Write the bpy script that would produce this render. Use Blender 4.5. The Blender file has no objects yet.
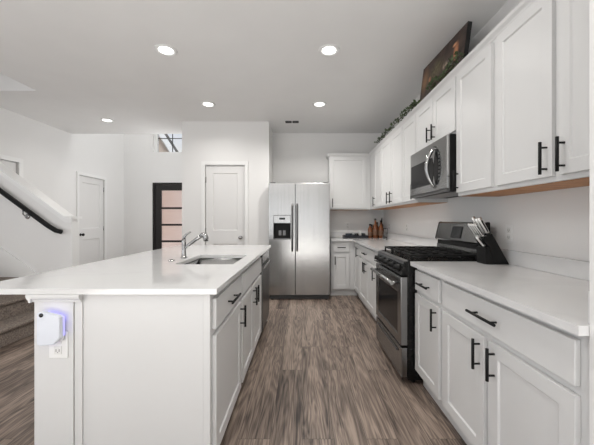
import bpy, bmesh, math, random
from mathutils import Vector, Matrix
random.seed(7)
PI = math.pi
S = bpy.context.scene
C = S.collection

# ------------------------------------------------------------------ camera
cam = bpy.data.cameras.new('camera'); cam.sensor_width = 36; cam.lens = 300/594*36
cam.shift_x = -5/594; cam.shift_y = -2.5/594; cam.clip_start = .05; cam.clip_end = 200
co = bpy.data.objects.new('camera', cam); C.objects.link(co)
co.location = (0, 0, 1.22); co.rotation_euler = (PI/2, 0, 0)
S.camera = co
# ------------------------------------------------------------------ world
W = bpy.data.worlds.new('world'); S.world = W; W.use_nodes = True
n = W.node_tree.nodes; l = W.node_tree.links
bg = n['Background']; bg.inputs['Strength'].default_value = .85
tc = n.new('ShaderNodeTexCoord'); nz = n.new('ShaderNodeTexNoise'); nz.inputs['Scale'].default_value = 3.5
nz.inputs['Detail'].default_value = 6
rp = n.new('ShaderNodeValToRGB')
rp.color_ramp.elements[0].position = .42; rp.color_ramp.elements[0].color = (.68, .80, 1, 1)
rp.color_ramp.elements[1].position = .6; rp.color_ramp.elements[1].color = (1, .98, .95, 1)
l.new(tc.outputs['Generated'], nz.inputs['Vector']); l.new(nz.outputs['Fac'], rp.inputs['Fac'])
l.new(rp.outputs['Color'], bg.inputs['Color'])

def area(name, loc, rot, sx, sy, e, col=(1, 1, 1), shape='RECTANGLE'):
    L = bpy.data.lights.new(name, 'AREA'); L.shape = shape; L.size = sx
    if shape == 'RECTANGLE': L.size_y = sy
    L.energy = e; L.color = col
    o = bpy.data.objects.new(name, L); C.objects.link(o); o.location = loc; o.rotation_euler = rot
    return o
# daylight from the big rear windows of the living area; the floor, foyer and entry fills are added
area('rear_window_light', (-1.0, -3.9, 1.35), (PI/2, 0, 0), 4.2, 1.5, 17)
area('floor_up_fill_light', (-1.2, -2.4, .03), (PI, 0, 0), 4.5, 2.6, 225, (1, .985, .96))  # unseen up-facing fill added behind the camera to brighten the ceiling
area('living_room_window_light', (-5.8, -.9, 1.5), (PI/2, 0, -PI/2), 3.0, 1.8, 31)
area('foyer_fill_light', (-3.0, 6.1, 5.1), (0, 0, 0), 1.6, .9, 22)  # hidden fill added under the high ceiling so the foyer isn't dark
area('entry_side_fill_light', (-1.91, 5.7, 1.7), (PI/2, 0, PI/2+.35), 1.3, 1.6, 34)  # added fill to brighten the left wall; this wall has no window
area('stairwell_light', (-4.0, 3.1, 4.7), (0, 0, 0), 1.2, .7, 1.2)

sun = bpy.data.lights.new('sun', 'SUN'); sun.energy = 2.5; sun.angle = .01
so_ = bpy.data.objects.new('sun', sun); C.objects.link(so_); so_.rotation_euler = (math.radians(32), 0, 0)
S.view_settings.view_transform = 'Standard'; S.view_settings.look = 'None'
S.view_settings.gamma = 1; S.view_settings.use_curve_mapping = False
S.view_settings.exposure = 0.05

# ------------------------------------------------------------------ materials
def mat(name, col, rough=.5, metal=0.0, noise=None, bump=None, spec=None, coat=0, emit=None, trans=0, ior=None):
    """noise=(scale, amount, stretch) tints the base colour; bump=(scale, strength, stretch)"""
    m = bpy.data.materials.new(name); m.use_nodes = True
    N = m.node_tree.nodes; L = m.node_tree.links; b = N['Principled BSDF']
    b.inputs['Base Color'].default_value = (*col, 1); b.inputs['Roughness'].default_value = rough
    b.inputs['Metallic'].default_value = metal
    if spec is not None: b.inputs['Specular IOR Level'].default_value = spec
    if coat: b.inputs['Coat Weight'].default_value = coat; b.inputs['Coat Roughness'].default_value = .1
    if trans: b.inputs['Transmission Weight'].default_value = trans
    if ior: b.inputs['IOR'].default_value = ior
    if emit: b.inputs['Emission Color'].default_value = (*emit[0], 1); b.inputs['Emission Strength'].default_value = emit[1]
    def tex(scale, stretch, detail=4):
        t = N.new('ShaderNodeTexCoord'); mp = N.new('ShaderNodeMapping'); x = N.new('ShaderNodeTexNoise')
        mp.inputs['Scale'].default_value = stretch or (1, 1, 1)
        x.inputs['Scale'].default_value = scale; x.inputs['Detail'].default_value = detail
        L.new(t.outputs['Object'], mp.inputs['Vector']); L.new(mp.outputs['Vector'], x.inputs['Vector'])
        return x
    if noise:
        x = tex(noise[0], noise[2] if len(noise) > 2 else None)
        r = N.new('ShaderNodeValToRGB'); a = noise[1]
        r.color_ramp.elements[0].position = .3; r.color_ramp.elements[1].position = .7
        r.color_ramp.elements[0].color = (*[c*(1-a) for c in col], 1)
        r.color_ramp.elements[1].color = (*[min(1, c*(1+a)) for c in col], 1)
        L.new(x.outputs['Fac'], r.inputs['Fac']); L.new(r.outputs['Color'], b.inputs['Base Color'])
    if bump:
        x = tex(bump[0], bump[2] if len(bump) > 2 else None)
        bp = N.new('ShaderNodeBump'); bp.inputs['Strength'].default_value = bump[1]; bp.inputs['Distance'].default_value = .002
        L.new(x.outputs['Fac'], bp.inputs['Height']); L.new(bp.outputs['Normal'], b.inputs['Normal'])
    return m

M = {}
M['wall'] = mat('wall_paint', (.76, .755, .745), .7, noise=(2, .01), bump=(90, .12))
M['ceiling'] = mat('ceiling_paint', (.80, .797, .79), .85, noise=(3, .012), bump=(70, .2))
M['cab'] = mat('cabinet_paint', (.65, .65, .645), .38, noise=(4, .008), bump=(40, .02))
M['trim'] = mat('trim_paint', (.80, .80, .79), .4, noise=(4, .008))
M['door'] = mat('door_paint', (.72, .715, .705), .45, noise=(4, .008))
M['steel'] = mat('brushed_steel', (.40, .40, .397), .2, 1, noise=(40, .05, (1, 1, .02)), bump=(120, .08, (.02, .02, 1)))
M['bright'] = mat('satin_bright_steel', (.72, .72, .71), .35, 1, noise=(20, .03))
M['steel_range'] = mat('range_steel', (.27, .27, .27), .24, 1, noise=(40, .05, (1, 1, .05)))
M['steel_dark'] = mat('dark_brushed_steel', (.16, .16, .16), .32, 1, noise=(40, .06, (1, 1, .05)))
M['chrome'] = mat('chrome', (.40, .40, .40), .15, 1, noise=(20, .02))
M['black'] = mat('matte_black_metal', (.009, .009, .009), .5, spec=.2, noise=(30, .1))
M['enamel'] = mat('black_enamel', (.007, .007, .007), .25, spec=.25, noise=(20, .1))
M['iron'] = mat('cast_iron', (.012, .012, .012), .6, spec=.25, noise=(60, .2), bump=(120, .3))
M['blackglass'] = mat('black_glass', (.01, .01, .011), .15, spec=.12, noise=(5, .05))
M['block'] = mat('black_stained_wood', (.008, .008, .008), .5, spec=.25, noise=(12, .2, (1, 1, .1)))
M['plastic'] = mat('white_plastic', (.78, .78, .77), .35, noise=(10, .01))
M['underside'] = mat('cabinet_underside_wood', (.44, .20, .075), .55, noise=(7, .25, (8, 1, 1)))
M['carpet'] = mat('stair_carpet', (.20, .165, .14), .95, noise=(70, .5), bump=(150, .6))
M['canvas_edge'] = mat('canvas_edge_black', (.008, .008, .008), .6, noise=(40, .1))
M['leaf'] = mat('ivy_leaf', (.06, .085, .035), .6, noise=(14, .5))
M['stem'] = mat('vine_stem', (.06, .045, .025), .8, noise=(30, .3))
M['amber'] = mat('amber_liquor', (.17, .055, .018), .12, noise=(20, .25), coat=.6)
M['amber_d'] = mat('dark_liquor', (.045, .016, .012), .12, noise=(20, .25), coat=.6)
M['green_glass'] = mat('dark_bottle_glass', (.01, .012, .01), .1, noise=(20, .2), coat=.6)
M['glass'] = mat('clear_glass', (.95, .95, .95), .02, trans=1, ior=1.45, noise=(5, .005))
M['paper'] = mat('bottle_label', (.16, .085, .05), .7, noise=(60, .2))
M['tray'] = mat('dark_tray', (.012, .014, .02), .4, noise=(20, .2))
M['blue_cloth'] = mat('dark_blue_cup', (.02, .03, .045), .3, noise=(20, .3))
M['ceramic'] = mat('white_ceramic', (.75, .75, .73), .25, noise=(20, .02))
M['entry'] = mat('black_door_paint', (.014, .011, .011), .4, noise=(8, .2))
M['house'] = mat('beige_siding', (.52, .43, .36), .8, noise=(3, .06), bump=(20, .3, (0, 0, 1)))
M['roof'] = mat('grey_shingle', (.12, .115, .11), .9, noise=(12, .3))
M['lawn'] = mat('pale_concrete', (.55, .53, .50), .95, noise=(2, .3), bump=(30, .6))
M['lens'] = mat('lamp_lens', (1, 1, 1), .4, emit=((1, .98, .95), 4), noise=(5, .003))
M['glow'] = mat('night_light_glow', (.4, .4, 1), .4, emit=((.35, .33, 1), 1.1), noise=(5, .003))
M['device'] = mat('night_light_shell', (.66, .69, .75), .3, noise=(8, .01))
M['lcd'] = mat('display', (.008, .01, .012), .15, noise=(10, .1))
M['vent_dark'] = mat('vent_dark', (.05, .05, .05), .7, noise=(10, .1))

def pink_glass():
    m = mat('frosted_pink_glass', (1, .84, .81), .4, trans=1, ior=1.3, noise=(3, .04, (1, 1, 6)))
    return m
M['pink'] = pink_glass()

def quartz():
    m = mat('white_quartz', (.69, .69, .687), .09, spec=.55)
    N = m.node_tree.nodes; L = m.node_tree.links; b = N['Principled BSDF']
    t = N.new('ShaderNodeTexCoord'); a = N.new('ShaderNodeTexNoise'); a.inputs['Scale'].default_value = 1.6
    a.inputs['Detail'].default_value = 8; a.inputs['Distortion'].default_value = 1.2
    r = N.new('ShaderNodeValToRGB'); e = r.color_ramp.elements
    e[0].position = .44; e[0].color = (.68, .68, .677, 1); e[1].position = .56; e[1].color = (.68, .68, .677, 1)
    k = e.new(.5); k.color = (.66, .66, .66, 1)
    L.new(t.outputs['Object'], a.inputs['Vector']); L.new(a.outputs['Fac'], r.inputs['Fac']); L.new(r.outputs['Color'], b.inputs['Base Color'])
    return m
M['quartz'] = quartz()

def planks():
    m = bpy.data.materials.new('vinyl_planks'); m.use_nodes = True
    N = m.node_tree.nodes; L = m.node_tree.links; b = N['Principled BSDF']
    t = N.new('ShaderNodeTexCoord')
    mp = N.new('ShaderNodeMapping'); mp.inputs['Rotation'].default_value = (0, 0, PI/2)
    L.new(t.outputs['Object'], mp.inputs['Vector'])
    def brick(c1, c2, mortar):
        k = N.new('ShaderNodeTexBrick'); k.offset = .37; k.offset_frequency = 2
        k.inputs['Scale'].default_value = 1; k.inputs['Brick Width'].default_value = 1.22; k.inputs['Row Height'].default_value = .178
        k.inputs['Mortar Size'].default_value = .0012; k.inputs['Mortar Smooth'].default_value = .3; k.inputs['Bias'].default_value = 0
        k.inputs['Color1'].default_value = c1; k.inputs['Color2'].default_value = c2; k.inputs['Mortar'].default_value = mortar
        L.new(mp.outputs['Vector'], k.inputs['Vector']); return k
    bk = brick((0, 0, 0, 1), (1, 1, 1, 1), (.5, .5, .5, 1))
    # per-plank random offset for the grain
    sc = N.new('ShaderNodeVectorMath'); sc.operation = 'MULTIPLY_ADD'
    sc.inputs[1].default_value = (31, 17, 9); 
    L.new(bk.outputs['Color'], sc.inputs[0]); L.new(t.outputs['Object'], sc.inputs[2])
    m2 = N.new('ShaderNodeMapping'); m2.inputs['Scale'].default_value = (9, .8, 1); L.new(sc.outputs[0], m2.inputs['Vector'])
    g1 = N.new('ShaderNodeTexNoise'); g1.inputs['Scale'].default_value = 1.0; g1.inputs['Detail'].default_value = 3; g1.inputs['Distortion'].default_value = .6
    L.new(m2.outputs['Vector'], g1.inputs['Vector'])
    mu = N.new('ShaderNodeMath'); mu.operation = 'MULTIPLY'; mu.inputs[1].default_value = 11
    L.new(g1.outputs['Fac'], mu.inputs[0])
    fr = N.new('ShaderNodeMath'); fr.operation = 'PINGPONG'; fr.inputs[1].default_value = .5
    L.new(mu.outputs[0], fr.inputs[0])
    def nz_(sx, sy, det, dist=0):
        m_ = N.new('ShaderNodeMapping'); m_.inputs['Scale'].default_value = (sx, sy, 1); L.new(sc.outputs[0], m_.inputs['Vector'])
        g = N.new('ShaderNodeTexNoise'); g.inputs['Scale'].default_value = 1.0; g.inputs['Detail'].default_value = det; g.inputs['Distortion'].default_value = dist
        L.new(m_.outputs['Vector'], g.inputs['Vector']); return g
    g2 = nz_(130, 5, 5); g3 = nz_(22, .7, 3, .3); g4 = nz_(5, 1.1, 2)
    def acc(terms):
        out = None
        for src, w_ in terms:
            q = N.new('ShaderNodeMath'); q.operation = 'MULTIPLY_ADD'; q.inputs[1].default_value = w_
            L.new(src, q.inputs[0])
            if out is None: q.inputs[2].default_value = 0
            else: L.new(out, q.inputs[2])
            out = q.outputs[0]
        return out
    # zero-mean-ish weighted sum around .5
    v = acc([(fr.outputs[0], .25), (g2.outputs['Fac'], .36), (g3.outputs['Fac'], .30), (g4.outputs['Fac'], .24), (bk.outputs['Color'], .045)])
    r = N.new('ShaderNodeValToRGB'); e = r.color_ramp.elements
    e[0].position = .39; e[0].color = (.036, .025, .020, 1); e[1].position = .67; e[1].color = (.37, .29, .235, 1)
    k = e.new(.525); k.color = (.185, .141, .115, 1)
    L.new(v, r.inputs['Fac'])
    mx = N.new('ShaderNodeMix'); mx.data_type = 'RGBA'; mx.inputs[7].default_value = (.02, .015, .012, 1)
    L.new(bk.outputs['Fac'], mx.inputs[0]); L.new(r.outputs['Color'], mx.inputs[6]); L.new(mx.outputs[2], b.inputs['Base Color'])
    b.inputs['Roughness'].default_value = .42; b.inputs['Specular IOR Level'].default_value = .4
    bp = N.new('ShaderNodeBump'); bp.inputs['Strength'].default_value = .15; bp.inputs['Distance'].default_value = .002
    L.new(g2.outputs['Fac'], bp.inputs['Height']); L.new(bp.outputs['Normal'], b.inputs['Normal'])
    return m
M['floor'] = planks()

def painting():
    """dim interior scene: brown murk, olive foliage specks, a warm lit doorway and pale flowers"""
    m = bpy.data.materials.new('painting'); m.use_nodes = True
    N = m.node_tree.nodes; L = m.node_tree.links; b = N['Principled BSDF']; b.inputs['Roughness'].default_value = .55
    t = N.new('ShaderNodeTexCoord')
    a = N.new('ShaderNodeTexNoise'); a.inputs['Scale'].default_value = 9; a.inputs['Detail'].default_value = 5
    L.new(t.outputs['Object'], a.inputs['Vector'])
    r = N.new('ShaderNodeValToRGB'); e = r.color_ramp.elements
    e[0].position = .35; e[0].color = (.022, .014, .013, 1); e[1].position = .7; e[1].color = (.085, .055, .042, 1)
    L.new(a.outputs['Fac'], r.inputs['Fac']); cur = r.outputs['Color']
    v = N.new('ShaderNodeTexVoronoi'); v.inputs['Scale'].default_value = 40; L.new(t.outputs['Object'], v.inputs['Vector'])
    def blob(cur, cx, cz, sx, sz, col, hard=.6, tex=None):
        mp = N.new('ShaderNodeMapping'); mp.vector_type = 'POINT'
        mp.inputs['Location'].default_value = (-cx/sx, 0, -cz/sz); mp.inputs['Scale'].default_value = (1/sx, 0, 1/sz)
        L.new(t.outputs['Object'], mp.inputs['Vector'])
        ln = N.new('ShaderNodeVectorMath'); ln.operation = 'LENGTH'; L.new(mp.outputs['Vector'], ln.inputs[0])
        mr = N.new('ShaderNodeMapRange'); mr.inputs['From Min'].default_value = hard; mr.inputs['From Max'].default_value = 1
        mr.inputs['To Min'].default_value = 1; mr.inputs['To Max'].default_value = 0
        L.new(ln.outputs['Value'], mr.inputs['Value'])
        f = mr.outputs['Result']
        if tex:
            q = N.new('ShaderNodeMath'); q.operation = 'MULTIPLY'; L.new(f, q.inputs[0]); L.new(tex, q.inputs[1]); f = q.outputs[0]
        x = N.new('ShaderNodeMix'); x.data_type = 'RGBA'; x.inputs[7].default_value = (*col, 1)
        L.new(f, x.inputs[0]); L.new(cur, x.inputs[6]); return x.outputs[2]
    cur = blob(cur, -.29, .27, .09, .15, (.26, .14, .07), .2)
    cur = blob(cur, -.08, .27, .17, .12, (.17, .14, .07), .3, v.outputs['Distance'])
    cur = blob(cur, .24, .27, .045, .09, (.50, .20, .09), .3)
    cur = blob(cur, .21, .335, .040, .018, (.70, .36, .18), .3)
    cur = blob(cur, .08, .235, .05, .04, (.50, .38, .30), .4, v.outputs['Color'])
    cur = blob(cur, -.19, .235, .03, .04, (.45, .20, .11), .3)
    L.new(cur, b.inputs['Base Color'])
    return m
M['painting'] = painting()

# ------------------------------------------------------------------ mesh helpers
class MB:
    def __init__(s): s.bm = bmesh.new()
    def box(s, x0, x1, y0, y1, z0, z1):
        v = [s.bm.verts.new(p) for p in ((x0,y0,z0),(x1,y0,z0),(x1,y1,z0),(x0,y1,z0),(x0,y0,z1),(x1,y0,z1),(x1,y1,z1),(x0,y1,z1))]
        for f in ((3,2,1,0),(4,5,6,7),(0,1,5,4),(1,2,6,5),(2,3,7,6),(3,0,4,7)): s.bm.faces.new([v[i] for i in f])
        return s
    def prism(s, pts, axis, a, b):
        """polygon pts (2D) extruded along axis from a to b"""
        def P(p, t):
            return {'x': (t, p[0], p[1]), 'y': (p[0], t, p[1]), 'z': (p[0], p[1], t)}[axis]
        A = [s.bm.verts.new(P(p, a)) for p in pts]; B = [s.bm.verts.new(P(p, b)) for p in pts]
        s.bm.faces.new(A); s.bm.faces.new(B[::-1]); k = len(pts)
        for i in range(k): s.bm.faces.new((A[i], B[i], B[(i+1) % k], A[(i+1) % k]))
        return s
    def tube(s, pts, r, seg=10, cap=True):
        pts = [Vector(p) for p in pts]; rr = r if isinstance(r, (list, tuple)) else [r]*len(pts); rings = []
        up = None
        for i, p in enumerate(pts):
            d = (pts[min(i+1, len(pts)-1)] - pts[max(i-1, 0)]).normalized()
            if up is None: up = Vector((0, 0, 1)) if abs(d.z) < .9 else Vector((1, 0, 0))
            u = d.cross(up).normalized(); w = u.cross(d).normalized(); up = w
            rings.append([s.bm.verts.new(p + (u*math.cos(2*PI*k/seg) + w*math.sin(2*PI*k/seg))*rr[i]) for k in range(seg)])
        for a, b in zip(rings, rings[1:]):
            for k in range(seg): s.bm.faces.new((a[k], a[(k+1) % seg], b[(k+1) % seg], b[k])).smooth = True
        if cap: s.bm.faces.new(rings[0][::-1]); s.bm.faces.new(rings[-1])
        return s
    def lathe(s, prof, c=(0, 0, 0), seg=20, axis='z'):
        rings = []
        for r, z in prof:
            ring = []
            for k in range(seg):
                a = 2*PI*k/seg; x, y = max(r, .0004)*math.cos(a), max(r, .0004)*math.sin(a)
                p = {'z': (x, y, z), 'y': (x, z, y), 'x': (z, x, y)}[axis]
                ring.append(s.bm.verts.new((p[0]+c[0], p[1]+c[1], p[2]+c[2])))
            rings.append(ring)
        for a, b in zip(rings, rings[1:]):
            for k in range(seg): s.bm.faces.new((a[k], a[(k+1) % seg], b[(k+1) % seg], b[k])).smooth = True
        s.bm.faces.new(rings[0][::-1]); s.bm.faces.new(rings[-1])
        return s
    def panel(s, x0, x1, z0, z1, y0, y1, frame=.058, rec=.009, holes=None):
        """door leaf between y0 (front) and y1 (back); recessed panels cut into the front"""
        holes = holes or [(x0+frame, x1-frame, z0+frame, z1-frame)]
        xs = sorted({x0, x1, *[h[0] for h in holes], *[h[1] for h in holes]})
        zs = sorted({z0, z1, *[h[2] for h in holes], *[h[3] for h in holes]})
        V = {}
        def v(x, y, z):
            k = (round(x, 5), round(y, 5), round(z, 5))
            if k not in V: V[k] = s.bm.verts.new((x, y, z))
            return V[k]
        for a, b in zip(xs, xs[1:]):
            for c, d in zip(zs, zs[1:]):
                mx, mz = (a+b)/2, (c+d)/2
                if any(h[0] < mx < h[1] and h[2] < mz < h[3] for h in holes): continue
                s.bm.faces.new((v(a,y0,c), v(b,y0,c), v(b,y0,d), v(a,y0,d)))
        for h in holes:
            a, b, c, d = h; k = .006; o = [(a,c),(b,c),(b,d),(a,d)]; i = [(a+k,c+k),(b-k,c+k),(b-k,d-k),(a+k,d-k)]
            for q in range(4):
                p, p2 = o[q], o[(q+1) % 4]; r_, r2 = i[q], i[(q+1) % 4]
                s.bm.faces.new((v(p[0],y0,p[1]), v(p2[0],y0,p2[1]), v(r2[0],y0+rec,r2[1]), v(r_[0],y0+rec,r_[1])))
            s.bm.faces.new([v(p[0], y0+rec, p[1]) for p in i])
        # sides and back
        top = [v(x, y0, z1) for x in xs]; bot = [v(x, y0, z0) for x in xs]
        lf = [v(x0, y0, z) for z in zs]; rt = [v(x1, y0, z) for z in zs]
        B = [v(x0,y1,z0), v(x1,y1,z0), v(x1,y1,z1), v(x0,y1,z1)]
        s.bm.faces.new(B[::-1])
        s.bm.faces.new(top + [B[2], B[3]]); s.bm.faces.new(bot[::-1] + [B[0], B[1]])
        s.bm.faces.new(lf + [B[3], B[0]]); s.bm.faces.new(rt[::-1] + [B[1], B[2]])
        return s
    def build(s, name, m, parent=None, bevel=0, loc=None):
        bmesh.ops.recalc_face_normals(s.bm, faces=s.bm.faces)
        me = bpy.data.meshes.new(name); s.bm.to_mesh(me); s.bm.free(); me.materials.append(m)
        o = bpy.data.objects.new(name, me); C.objects.link(o)
        if parent: o.parent = parent
        if loc: o.location = loc
        if bevel:
            b = o.modifiers.new('bevel', 'BEVEL'); b.width = bevel; b.segments = 2; b.limit_method = 'ANGLE'; b.angle_limit = .6
        return o
def tag(o, label, cat, group=None, kind=None):
    if label: o['label'] = label
    if cat: o['category'] = cat
    if group: o['group'] = group
    if kind: o['kind'] = kind
    return o
def thing(name, label, cat, loc=(0, 0, 0), rz=0, group=None):
    o = bpy.data.objects.new(name, None); C.objects.link(o); o.location = loc; o.rotation_euler = (0, 0, rz)
    o.empty_display_size = .1
    return tag(o, label, cat, group)
def struct(o, label=None, cat=None):
    o['kind'] = 'structure'
    return tag(o, label, cat)
def copy_tree(o, parent=None):
    c = o.copy(); C.objects.link(c); c.parent = parent
    for ch in list(o.children): copy_tree(ch, c)
    return c

# ------------------------------------------------------------------ setting
XR, YB, ZC, XL, YF = 1.455, 5.36, 2.77, -4.14, 6.98
ZH = 5.3
struct(MB().box(-6.0, 1.6, -4, 7.1, -.1, 0).build('floor', M['floor']), 'grey-brown wood-look plank floor', 'floor')
ce = MB()
ce.box(-3.18, 1.6, -4, 3.6, ZC, ZC+.3).box(-6, -3.18, -4, 2.3, ZC, ZC+.3)
ce.box(-1.888, 1.6, 3.6, 7.1, ZC, ZC+.3).box(-6, -1.888, 3.6, 5.4, ZC, ZC+.3)
struct(ce.build('ceiling', M['ceiling']), 'smooth off-white kitchen ceiling', 'ceiling')
struct(MB().box(-4.3, -1.8, 5.3, 7.1, ZH, ZH+.1).build('ceiling_foyer', M['ceiling']), 'high ceiling over the entry', 'ceiling')
struct(MB().box(-5.2, -3.0, 2.2, 3.8, ZH, ZH+.1).build('ceiling_stairwell', M['ceiling']), 'high ceiling over the stairs', 'ceiling')
struct(MB().box(XR, XR+.14, .867, YB, 0, ZC).build('wall_right', M['wall']), 'white wall behind the range and right cabinets', 'wall')
struct(MB().box(.83, XR+.14, .70, .866, 0, ZC).build('wall_right_return', M['wall']), 'end of the white wall at the near right counter end', 'wall')
struct(MB().box(-.52, XR+.14, YB, YB+.14, 0, ZC).build('wall_back', M['wall']), 'white wall behind the refrigerator', 'wall')
rwl = MB().box(-6, -3.15, -4.14, -4, 0, ZC).box(1.15, 1.6, -4.14, -4, 0, ZC).box(-3.15, 1.15, -4.14, -4, 0, .65).box(-3.15, 1.15, -4.14, -4, 2.45, ZC)
struct(rwl.build('wall_rear', M['wall']), 'white wall behind the viewer with a wide window opening', 'wall')
struct(MB().box(XR, XR+.14, -4, .70, 0, ZC).build('wall_right_rear', M['wall']), 'white right wall toward the living area', 'wall')
# pantry block with a door opening
pw = MB().box(-1.888, -1.525, 4.72, 4.84, 0, ZC).box(-.898, -.52, 4.72, 4.84, 0, ZC).box(-1.525, -.898, 4.72, 4.84, 2.083, ZC)
struct(pw.build('wall_pantry_front', M['wall']), 'white wall around the pantry door', 'wall')
struct(MB().box(-.64, -.52, 4.84, YB+.14, 0, ZC).build('wall_pantry_right', M['wall']), 'pantry side wall beside the refrigerator', 'wall')
struct(MB().box(-1.888, -1.77, 4.84, 7.1, 0, ZH).build('wall_foyer_right', M['wall']), 'right wall of the entry', 'wall')
struct(MB().box(-1.77, -.64, 5.5, 5.6, 0, ZC).build('wall_pantry_back', M['wall']))
# left wall with two doorways (Y 3.55-4.36 and 5.555-6.275)
lw = MB().box(XL-.14, XL, 4.372, 5.555, 0, 2.06).box(XL-.14, XL, 6.275, 7.1, 0, 2.06).box(XL-.14, XL, 3.74, 5.3, 2.06, ZC)
lw.box(XL-.14, XL, 5.3, 7.1, 2.06, ZH)
struct(lw.build('wall_left', M['wall']), 'tall white wall left of the entry', 'wall')
# far wall: entry door opening and transom window opening
fw = MB().box(XL, -3.474, YF, YF+.15, 0, ZH).box(-2.5, -1.888, YF, YF+.15, 0, ZH)
fw.box(-3.474, -2.5, YF, YF+.15, 2.09, 2.80).box(-3.474, -2.5, YF, YF+.15, 4.0, ZH)
struct(fw.build('wall_far', M['wall']), 'white wall around the front door', 'wall')
struct(MB().box(-6, -1.888, 5.3, 5.399, ZC+.3, ZH).build('wall_foyer_upper', M['wall']))
# stairwell
struct(MB().box(-5.2, -3.18, 3.6, 3.73, ZC+.3, ZH).build('wall_stairwell_far', M['wall']), 'wall seen up through the stairwell opening', 'wall')
struct(MB().box(-3.18, -3.06, 2.2, 3.6, ZC+.3, ZH).build('wall_stairwell_right', M['wall']))
struct(MB().box(-5.2, -3.18, 2.2, 2.3, ZC+.3, ZH).build('wall_stairwell_near', M['wall']))
struct(MB().box(-5.2, -5.08, 2.3, 3.74, 0, ZH).build('wall_stairwell_left', M['wall']))
# half wall beside the stairs: plain outline in the X-Z plane
HX, HD = -2.772, 3.60
def capz(x): return 1.235 + .735*(-2.83 - x)
hw = MB().prism([(HX, 0), (HX, 1.225), (-2.83, 1.225), (-4.9, capz(-4.9)), (-5.08, capz(-5.08)), (-5.08, 0)], 'y', HD, HD+.10)
hwo = struct(hw.build('wall_stair', M['wall']), 'white sloping half wall beside the stairs', 'wall')
# cap moulding
t = .03
def strip(x0, z0, x1, z1, h, y0, y1, mb): mb.prism([(x0, z0), (x1, z1), (x1, z1+h), (x0, z0+h)], 'y', y0, y1)
cp = MB(); strip(-2.83, 1.238, -5.07, 1.238+.735*2.24, .028, HD-.04, HD+.135, cp); cp.box(-2.83, HX+.035, HD-.04, HD+.135, 1.236, 1.264)
strip(-2.83, 1.19, -5.07, 1.19+.735*2.24, .044, HD-.016, HD-.001, cp); cp.box(-2.83, HX+.016, HD-.016, HD-.001, 1.19, 1.235)
cp.build('cap_moulding', M['trim'], hwo)
cr = MB().box(HX+.001, HX+.012, HD, HD+.10, 0, 1.2); cr.build('end_board', M['trim'], hwo)
# skirt board above the treads
sk = MB().prism([(-2.80, .002), (-2.80, .33), (-5.07, .33+.70*2.27), (-5.07, .04+.69*2.27), (-2.95, .002)], 'y', HD-.018, HD-.001)
struct(sk.build('baseboard_stair', M['trim']), 'white skirt board along the stairs', 'baseboard')
struct(MB().box(XL+.001, XL+.015, 4.45, 5.47, .001, .1).box(XL+.001, XL+.015, 6.36, YF-.002, .001, .1).build('baseboard_left', M['trim']), None, 'baseboard')
struct(MB().box(XL+.016, -3.5, YF-.016, YF-.001, .001, .1).build('baseboard_far', M['trim']), None, 'baseboard')
struct(MB().box(-1.886, -1.575, 4.704, 4.719, .001, .1).box(-.84, -.53, 4.704, 4.719, .001, .1).build('baseboard_pantry', M['trim']), None, 'baseboard')

# interior doors
def knob(mb, x, y, z): mb.lathe([(.026, 0), (.026, -.006), (.011, -.012), (.011, -.035), (.024, -.042), (.028, -.055), (.022, -.066), (.004, -.07)], (x, y, z), 16, 'y')
def room_door(name, loc, rz, w, h, label, knob_x, hinge_x, km):
    root = MB()
    st = .115
    root.panel(.003, w-.003, .01, h-.003, 0.012, .047, holes=[(st, w-st, .26, .845), (st, w-st, 1.058, h-.12)], rec=.011)
    d = root.build(name, M['door'], None, .002); d.location = loc; d.rotation_euler = (0, 0, rz)
    struct(d, label, 'door')
    c = MB()
    for a, b in ((-.062, -.004), (w+.004, w+.062)): c.box(a, b, -.016, -.001, .002, h+.004); c.box(a+.012, b-.012, -.021, -.016, .002, h+.018)
    c.box(-.062, w+.062, -.016, -.001, h+.004, h+.062); c.box(-.05, w+.05, -.021, -.016, h+.018, h+.05)
    c.build('casing', M['trim'], d)
    k = MB(); knob(k, knob_x, .010, .945); k.build('knob', km, d)
    hh = MB()
    for z in (.25, 1.05, 1.85): hh.tube([(hinge_x, .004, z-.045), (hinge_x, .004, z+.045)], .006, 8)
    hh.build('hinge', M['steel'], d)
    return d
room_door('door_1', (-1.518, 4.72, 0), 0, .613, 2.078, 'white two-panel pantry door with a round satin knob', .553, .004, M['chrome'])
room_door('door_2', (XL, 5.56, 0), PI/2, .71, 2.055, 'white two-panel door in the left wall behind the stair half wall', .06, .706, M['black'])
# doorway behind the half wall
dw = MB().box(XL-.001, XL+.018, 4.375, 4.44, .002, 2.12).box(XL-.001, XL+.018, 3.74, 4.375, 2.06, 2.12)
struct(dw.build('trim_doorway', M['trim']), 'white casing of a doorway behind the stair half wall', 'trim')
struct(MB().panel(3.745, 4.365, .01, 2.05, 0, .035, holes=[(3.86, 4.25, 1.05, 1.93), (3.86, 4.25, .26, .85)]).build('door_4', M['door']), 'white door behind the stair half wall', 'door')
d4 = bpy.data.objects['door_4']; d4.rotation_euler = (0, 0, PI/2); d4.location = (XL-.02, 0, 0)

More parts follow.
